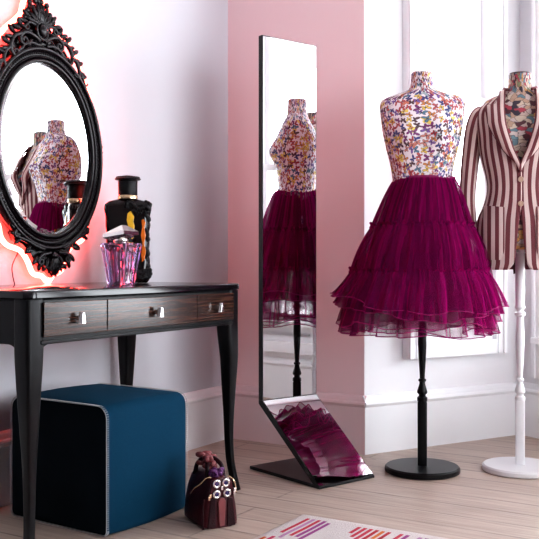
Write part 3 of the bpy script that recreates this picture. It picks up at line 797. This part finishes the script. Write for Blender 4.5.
# ---------------------------------------------------------------- dress forms
def sup(a, b, th, n=2.3):
    c, s = math.cos(th), math.sin(th)
    return a*math.copysign(abs(c)**(2/n), c), b*math.copysign(abs(s)**(2/n), s)
TORSO = [(.915,.150,.105),(.93,.160,.113),(.97,.170,.120),(1.04,.166,.118),(1.12,.140,.100),(1.185,.124,.090),(1.22,.124,.090),(1.27,.133,.096),(1.33,.148,.102),(1.39,.161,.106),
         (1.44,.168,.100),(1.485,.174,.086),(1.514,.174,.074),(1.532,.166,.065),(1.547,.136,.058),(1.560,.092,.053),(1.572,.060,.050),(1.59,.049,.048),(1.62,.0465,.0465),(1.640,.046,.046)]
def torso_bm(slim=1.):
    bm = nb(); rings = []; uvs = []; N = 64
    zs = [.915+(1.50-.915)*k/40 for k in range(40)] + [1.50+(1.640-1.50)*k/28 for k in range(29)]
    for z in zs:
        a, b = interp(TORSO, z); ring = []; sm = max(0., min(1., (z-1.36)/.08))*max(0., min(1., (1.585-z)/.03)); a *= 1-(1-slim)*sm; b *= 1-(1-slim)*sm; z -= .0; uu = []
        k = max(0., min(1., (z-1.50)/.06)); n = 2.5-.5*k
        for j in range(N+1):
            th = 2*PI*j/N
            x, y = sup(a, b, th, n)
            g = math.exp(-((abs(x)-.070)/.042)**2-((z-1.385)/.055)**2)
            if y < 0: y -= .030*g*min(1, -y/.05)
            else: y += .010*math.exp(-((z-1.42)/.09)**2)*min(1, y/.05)
            if j < N: ring.append((x, y, z))
            uu.append((.165*th, z))
        rings.append(ring); uvs.append(uu)
    loft(bm, rings, uvs=uvs); return bm
STAND = [(.024,.915),(.024,.905),(.019,.90),(.019,.74),(.0185,.685),(.021,.680),(.021,.672),(.014,.667),(.014,.660),(.022,.654),(.022,.645),(.0145,.638),(.014,.62),(.0175,.57),(.018,.53),(.0155,.47),(.0115,.41),(.0105,.385),
         (.016,.380),(.016,.374),(.012,.370),(.012,.362),(.015,.352),(.021,.332),(.021,.325),(.014,.318),(.014,.312),(.021,.306),(.021,.292)]
def dress_form(label, x, y, rz, torso_m, wood, half):
    t = thing('dress_form', label, 'mannequin', (x,y,0), rz, None); t.scale = (1,1,1.007)
    obj('torso', torso_bm(half), torso_m, t, True)
    bm = nb(); lathe(bm, [(.044,1.639),(.045,1.641),(.043,1.645),(.02,1.648)], 32); obj('neck_cap', bm, torso_m, t, True, angle=40)
    bm = nb(); lathe(bm, STAND[::-1], 24)
    loft(bm, [[(px,py,z) for px,py in rrect(w,w,w*.3,3)] for z, w in ((.026,.019),(.285,.0195),(.292,.017))])
    obj('turned_pole', bm, wood, t, True, angle=40)
    bm = nb(); lathe(bm, [(.148,0),(.154,.004),(.155,.012),(.154,.020),(.148,.026),(.05,.028),(.02,.028)], 64); obj('round_base', bm, wood, t, True, angle=35)
    return t
BX, BY = .634, 3.735
WX, WY = 1.045, 3.754
dress_form('dress form with butterfly print torso on a black turned stand', BX, BY, math.radians(-8), M['butterfly'], M['black_wood'], 1.)
dress_form('dress form with collage print torso on a white turned stand, wearing the striped blazer', WX, WY, math.radians(-15), M['collage'], M['white_wood'], .86)

# ---------------------------------------------------------------- tulle skirt
FS = (1,1,1.007)
sk = thing('tulle_skirt', 'magenta tiered tulle skirt worn by the butterfly print dress form', 'skirt', (BX,BY,0)); sk.scale = FS
def swing(z): return .010 - .034*max(0., min(1., (1.2-z)/.55))
def skirt_layer(z0, z1, r0, r1, name, m, folds, amp0, amp1, flare=1.3, seed=0, hemdrop=0., rows=16, depth=.92, hem=True, side_up=0., top_bulge=0.):
    bm = nb(); N = 288; rings = []; uvs = []
    rnd = random.Random(seed); ph = [rnd.uniform(0, 2*PI) for _ in range(6)]
    fr = [folds, int(folds*1.63), int(folds*.41)+1, int(folds*2.7)]
    am = [.5, .35, .45, .2]
    def pt(th, t):
        r = r0 + (r1-r0)*t**flare + top_bulge*math.sin(PI*min(1, t*1.0))*.5
        amp = amp0 + (amp1-amp0)*t
        wv = sum(a*math.sin(f*th + p + .6*math.sin(th*3+p)*t) for a, f, p in zip(am, fr, ph))
        r += amp*wv
        z = z0 + (z1-z0)*t - hemdrop*t**3*(.5*math.sin(fr[2]*th+ph[4]) + .5*math.sin(5*th+ph[5])) + side_up*t**2*abs(math.cos(th))**1.5*(1.6 if math.cos(th) < 0 else .6)
        return Vector((r*math.cos(th) + swing(z), r*depth*math.sin(th), z))
    for i in range(rows+1):
        t = i/rows
        rings.append([pt(2*PI*j/N, t) for j in range(N)]); uvs.append([(j/N, z0+(z1-z0)*t) for j in range(N+1)])
    loft(bm, rings, cap0=False, cap1=False, uvs=uvs)
    o = obj(name, bm, m, sk, True)
    if hem:
        bm = nb(); tube(bm, [p for p in rings[-1]], .0021, 5, closed=True); obj('hem_edge', bm, M['tulle_hem'], o, True)
    return o
def heading(z, r, seed, depth=.92, h=.010, side=0.):
    """gathered ruffle heading on a seam"""
    bm = nb(); N = 240; rnd = random.Random(seed); p = [rnd.uniform(0,6.28) for _ in range(3)]
    rings = []
    for t in (-1,-.3,.3,1):
        ring = []
        for j in range(N):
            th = 2*PI*j/N; w = .5*math.sin(38*th+p[0])+.4*math.sin(61*th+p[1])+.3*math.sin(97*th+p[2])
            rr = r + .006*w + .006*t*t + .002
            ring.append((rr*math.cos(th) + swing(z), rr*depth*math.sin(th), z + h*t + .004*math.sin(53*th+p[1]) + side*abs(math.cos(th))**1.5))
        rings.append(ring)
    loft(bm, rings, cap0=False, cap1=False, uvs=[[(j/N, z) for j in range(N+1)] for _ in rings]); return obj('ruffle_heading', bm, M['tulle'], sk, True)
bm = nb(); rings = []; N = 144
for z, r in ((1.214,.124),(1.204,.128),(1.192,.129)):
    rings.append([((r+.0016*math.sin(48*2*PI*j/N))*math.cos(2*PI*j/N)+.010, (r*.76+.0016*math.sin(48*2*PI*j/N))*math.sin(2*PI*j/N), z) for j in range(N)])
loft(bm, rings, cap0=False, cap1=False); obj('waistband', bm, M['tulle_dark'], sk, True)
# opaque lining, then tiers and sheer underlayers
skirt_layer(1.20,.83,.124,.225,'lining',M['tulle_lining'],15,.001,.010,.85,1,.006, hem=False, depth=.86)
skirt_layer(1.203,1.012,.127,.205,'upper_tier',M['tulle'],30,.002,.008,.80,2,.0, hem=False, depth=.86)
heading(1.015,.207,11,.86)
skirt_layer(1.018,.820,.198,.276,'middle_tier',M['tulle'],34,.004,.012,.85,3,.0, hem=False, depth=.90, top_bulge=.018)
skirt_layer(1.015,.800,.206,.286,'middle_overlayer',M['tulle_sheer'],27,.004,.014,.85,13,.0, hem=False, depth=.90, top_bulge=.018)
heading(.822,.281,12,.90,.010,.010)
skirt_layer(.826,.640,.278,.340,'lower_tier',M['tulle'],30,.006,.016,.9,4,.010, depth=.93, side_up=.034, top_bulge=.012)
skirt_layer(.828,.665,.281,.354,'lower_overlayer',M['tulle_sheer'],23,.006,.020,.95,5,.012, depth=.93, side_up=.042, top_bulge=.012)
skirt_layer(.90,.612,.232,.312,'underlayer',M['tulle_sheer'],19,.006,.030,.9,6,.018, depth=.95)
skirt_layer(.89,.590,.228,.300,'underlayer',M['tulle_sheer'],17,.006,.034,.9,7,.020, depth=.95)
skirt_layer(.79,.575,.240,.285,'underlayer',M['tulle_sheer'],14,.006,.036,.9,8,.018, depth=.95)

# ---------------------------------------------------------------- striped blazer
bz = thing('striped_blazer', 'maroon and cream striped blazer worn by the collage print dress form', 'jacket', (WX,WY,0), math.radians(-15)); bz.scale = FS
JB = [(.832,.176,.134),(.90,.178,.135),(.97,.181,.132),(1.04,.175,.128),(1.10,.150,.118),(1.16,.137,.111),(1.21,.141,.113),(1.27,.155,.119),(1.33,.167,.124),(1.39,.176,.124),(1.44,.181,.114),
      (1.475,.182,.100),(1.50,.172,.086),(1.52,.148,.077),(1.538,.112,.071),(1.553,.085,.067),(1.572,.070,.064)]
def jb(z): return interp(JB, z)
def front_y(x, z, off=0.):
    a, b = jb(z); a += off; b += off
    u = min(.999, abs(x)/a); n = 2.4
    bust = .022*math.exp(-((abs(x)-.072)/.045)**2-((z-1.385)/.06)**2)
    return -b*(1-u**n)**(1/n) - bust
def vhalf(z):
    """half width of the front opening (negative = overlap)"""
    tab = [(.832,.050),(.85,.030),(.88,.021),(.95,.013),(1.02,.006),(1.09,-.004),(1.12,-.006),(1.22,-.006),(1.255,.000),(1.32,.027),(1.405,.053),(1.47,.061),(1.52,.062),(1.572,.060)]
    return interp(tab, z)[0]
bmb = nb(); rings = []; uvs = []; NZ = 60; NT_ = 90
def body_half(side):
    bm = nb(); rings = []; uvs = []
    for i in range(NZ+1):
        z = .832+(1.572-.832)*i/NZ
        a, b = jb(z); n = 2.4
        h = vhalf(z)
        hemround = max(0., (.862-z)/.03)
        ring = []; uu = []; acc = 0.; last = None
        # front edge x=h -> side seam x=a -> centre back x=0
        u0 = math.acos(max(-1, min(1, h/a)))
        # find the angle on the superellipse where x = h
        th0 = math.acos(math.copysign((min(1, abs(h)/a))**(n/2), h)) if abs(h) > 1e-6 else PI/2
        for j in range(NT_+1):
            th = -th0 + (th0+PI/2)*j/NT_
            x, y = sup(a, b, th, n)
            if y < 0:
                y -= .022*math.exp(-((abs(x)-.072)/.045)**2-((z-1.385)/.06)**2)
            zz = z
            p = Vector((side*x, y - (.003 if side < 0 and y < 0 and abs(x) < .03 else 0), zz))
            acc += (p-last).length if last else 0.; last = p
            ring.append(p); uu.append(acc)
        # stripes stay plumb: measured from the side seam, at a reference girth
        tot = uu[-1]; ref = .42
        uvs.append([(ref*(q/tot) + (h*0.6 if True else 0), z) for q in uu]); rings.append(ring)
    loft(bm, rings, closed=False, uvs=uvs); return bm
for side, nm in ((-1,'front_panel'),(1,'front_panel')):
    o = obj(nm, body_half(side), M['stripe'], bz, True)
    so = o.modifiers.new('thick', 'SOLIDIFY'); so.thickness = .004; so.offset = -1
# lapels
for side in (-1,1):
    bm = nb(); inner = []; outer = []; n = 22
    for i in range(n+1):
        t = i/n; z = 1.225+(1.572-1.225)*t
        xi = max(.0, vhalf(z)) - .002
        # outer edge: widens to a peak at z~1.50 then cuts back to the collar
        wdt = interp([(0,.004),(.25,.045),(.5,.066),(.70,.078),(.76,.080),(.82,.040),(.9,.030),(1.,.022)], t)[0]
        xo = xi + wdt
        zo = z + (.014 if .6 < t < .80 else 0.)
        inner.append((xi, z)); outer.append((xo, zo))
    rings = []; uvs = []
    for (xi,zi),(xo,zo) in zip(inner, outer):
        ring = []; uu = []
        for k in range(7):
            q = k/6; x = xi+(xo-xi)*q; z = zi+(zo-zi)*q
            ring.append((side*x, front_y(x, z) - .010 - .006*math.sin(PI*q) - (.003 if side < 0 else 0), z)); uu.append((x-xi if False else (xo-xi)*q, z))
        rings.append(ring); uvs.append(uu)
    loft(bm, rings, closed=False, uvs=uvs)
    o = obj('lapel', bm, M['stripe_lapel'], bz, True)
    bm = nb(); tube(bm, [r_[-1] for r_ in rings], .0022, 6); obj('lapel_edge_shade', bm, M['lapel_edge_shade'], o, True)  # dark tube standing in for the shade below the lapel edge
    so = o.modifiers.new('thick', 'SOLIDIFY'); so.thickness = .003; so.offset = 0
# collar round the back of the neck
bm = nb(); rings = []; uvs = []
for z, g in ((1.545,.020),(1.560,.012),(1.585,.004),(1.592,.0),(1.586,-.004),(1.565,-.002)):
    ring = []; uu = []
    for j in range(49):
        th = math.radians(-48) + math.radians(276)*j/48
        ring.append(((.066+g)*math.cos(th), (.060+g*.8)*math.sin(th)+.004, z - .018*max(0., -math.sin(th)))); uu.append((z*1.0, j*.005))
    rings.append(ring); uvs.append(uu)
loft(bm, rings, closed=False, uvs=uvs); obj('collar', bm, M['stripe_lapel'], bz, True)
# sleeves with cuffs
for side in (-1,1):
    path = catmull([(side*.138,.004,1.494),(side*.168,.006,1.474),(side*.188,.006,1.41),(side*.200,.004,1.32),(side*.210,.0,1.22),(side*.214,-.010,1.13),(side*.208,-.024,1.04),(side*.200,-.036,.965)], 6)
    rad = interp
    n = len(path); rings = []; uvs = []; N = 28
    for i, p in enumerate(path):
        t = i/(n-1)
        r, = interp([(0,.022),(.08,.040),(.2,.048),(.4,.046),(.7,.041),(1.,.037)], t)
        d = (path[min(i+1,n-1)]-path[max(i-1,0)]).normalized()
        a = Vector((0,1,0)); a = (a-d*a.dot(d)).normalized(); b = d.cross(a)
        rings.append([p + a*(math.cos(2*PI*k/N)*r*1.12) + b*(math.sin(2*PI*k/N)*r*.82) for k in range(N)])
        uvs.append([(k/N*.252, t) for k in range(N+1)])
    bm = nb(); loft(bm, rings, cap0=False, cap1=False, uvs=uvs)
    o = obj('sleeve', bm, M['stripe'], bz, True)
    so = o.modifiers.new('thick', 'SOLIDIFY'); so.thickness = .003; so.offset = -1
    for k in range(3):
        p = path[-2-k]; bm = nb(); ball(bm, (p.x+side*.034, p.y-.006, p.z), (.004,.006,.006), 8, 6); obj('cuff_button', bm, M['button'], o, True)
# front buttons, patch pockets, hem tab
for z in (1.196,1.098):
    bm = nb(); y = front_y(.0, z)-.010
    rings = [[(.002+r*math.cos(2*PI*k/20), y-d, z+r*math.sin(2*PI*k/20)) for k in range(20)] for r, d in ((.010,0),(.0115,.002),(.0105,.005),(.006,.0045))]
    loft(bm, rings); obj('button', bm, M['button'], bz, True, angle=40)
for side in (-1,1):
    bm = nb(); rings = []; uvs = []
    for i in range(15):
        z = .872+(1.085-.872)*i/14; ring = []; uu = []
        cut = .018*max(0, 1-(i/3))**2
        for k in range(11):
            x = .062+cut+(.150-.062-2*cut)*k/10
            zz = z + .012*(k/10)*(i/14)
            ring.append((side*x, front_y(x, zz)-.005-(.003 if 0 < k < 10 else 0), zz)); uu.append((x, z))
        rings.append(ring); uvs.append(uu)
    loft(bm, rings, closed=False, uvs=uvs)
    o = obj('patch_pocket', bm, M['stripe_pocket'], bz, True)
    bm = nb(); ball(bm, (side*.148, front_y(.148,.895)-.008, .895), (.006,.004,.006), 10, 6); obj('button', bm, M['button'], o, True)
bm = nb(); prism(bm, [(-.030,.86),(-.020,.86),(-.018,.815),(-.026,.812)], .118, .121); obj('hem_tab', bm, M['oxblood'], bz, False)

# ---------------------------------------------------------------- rug
RL, RW = 1.9, 1.5
rc = Vector((.115,3.098,0))
rg = nb(); uvl = rg.loops.layers.uv.new('UVMap')
NX, NY = 60, 80; grid = [[None]*(NY+1) for _ in range(NX+1)]
for i in range(NX+1):
    for j in range(NY+1):
        p = rc + Vv*(RW*i/NX) - U*(RL*j/NY); e_ = min(i, j, NX-i, NY-j)
        grid[i][j] = rg.verts.new((p.x, p.y, (.010 if e_ > 0 else .001) + .0015*noise.noise(Vector((p.x*9, p.y*9, 0)))*(1 if e_ > 0 else 0)))
for i in range(NX):
    for j in range(NY):
        f = rg.faces.new((grid[i][j], grid[i][j+1], grid[i+1][j+1], grid[i+1][j]))
        for lp, (a, b) in zip(f.loops, ((i,j),(i,j+1),(i+1,j+1),(i+1,j))): lp[uvl].uv = (RW*a/NX, RL*b/NY)
tag(obj('rug', rg, M['rug'], None, True), 'cream rug with short red, orange and purple dashes on the wooden floor', 'rug')

# ---------------------------------------------------------------- light
w = bpy.data.worlds.new('overcast sky'); sc.world = w; w.use_nodes = True
nt = w.node_tree; bg = nt.nodes['Background']
tc = nt.nodes.new('ShaderNodeTexCoord'); gr = nt.nodes.new('ShaderNodeSeparateXYZ'); cr = nt.nodes.new('ShaderNodeValToRGB')
mp = nt.nodes.new('ShaderNodeMapRange'); mp.inputs[1].default_value = -1; mp.inputs[2].default_value = 1
nt.links.new(tc.outputs['Generated'], gr.inputs[0]); nt.links.new(gr.outputs[2], mp.inputs[0]); nt.links.new(mp.outputs[0], cr.inputs[0]); nt.links.new(cr.outputs[0], bg.inputs[0])
cr.color_ramp.elements[0].color = (.62,.66,.72,1); cr.color_ramp.elements[1].color = (.93,.97,1.0,1)
bg.inputs[1].default_value = 12.5

sc.view_settings.view_transform = 'Standard'
sc.view_settings.look = 'Medium High Contrast'
sc.view_settings.exposure = 0.0
sc.cycles.max_bounces = 12; sc.cycles.diffuse_bounces = 5; sc.cycles.glossy_bounces = 6
sc.cycles.transmission_bounces = 8; sc.cycles.transparent_max_bounces = 24
sc.cycles.caustics_reflective = False; sc.cycles.caustics_refractive = False
sc.cycles.sample_clamp_indirect = 6.
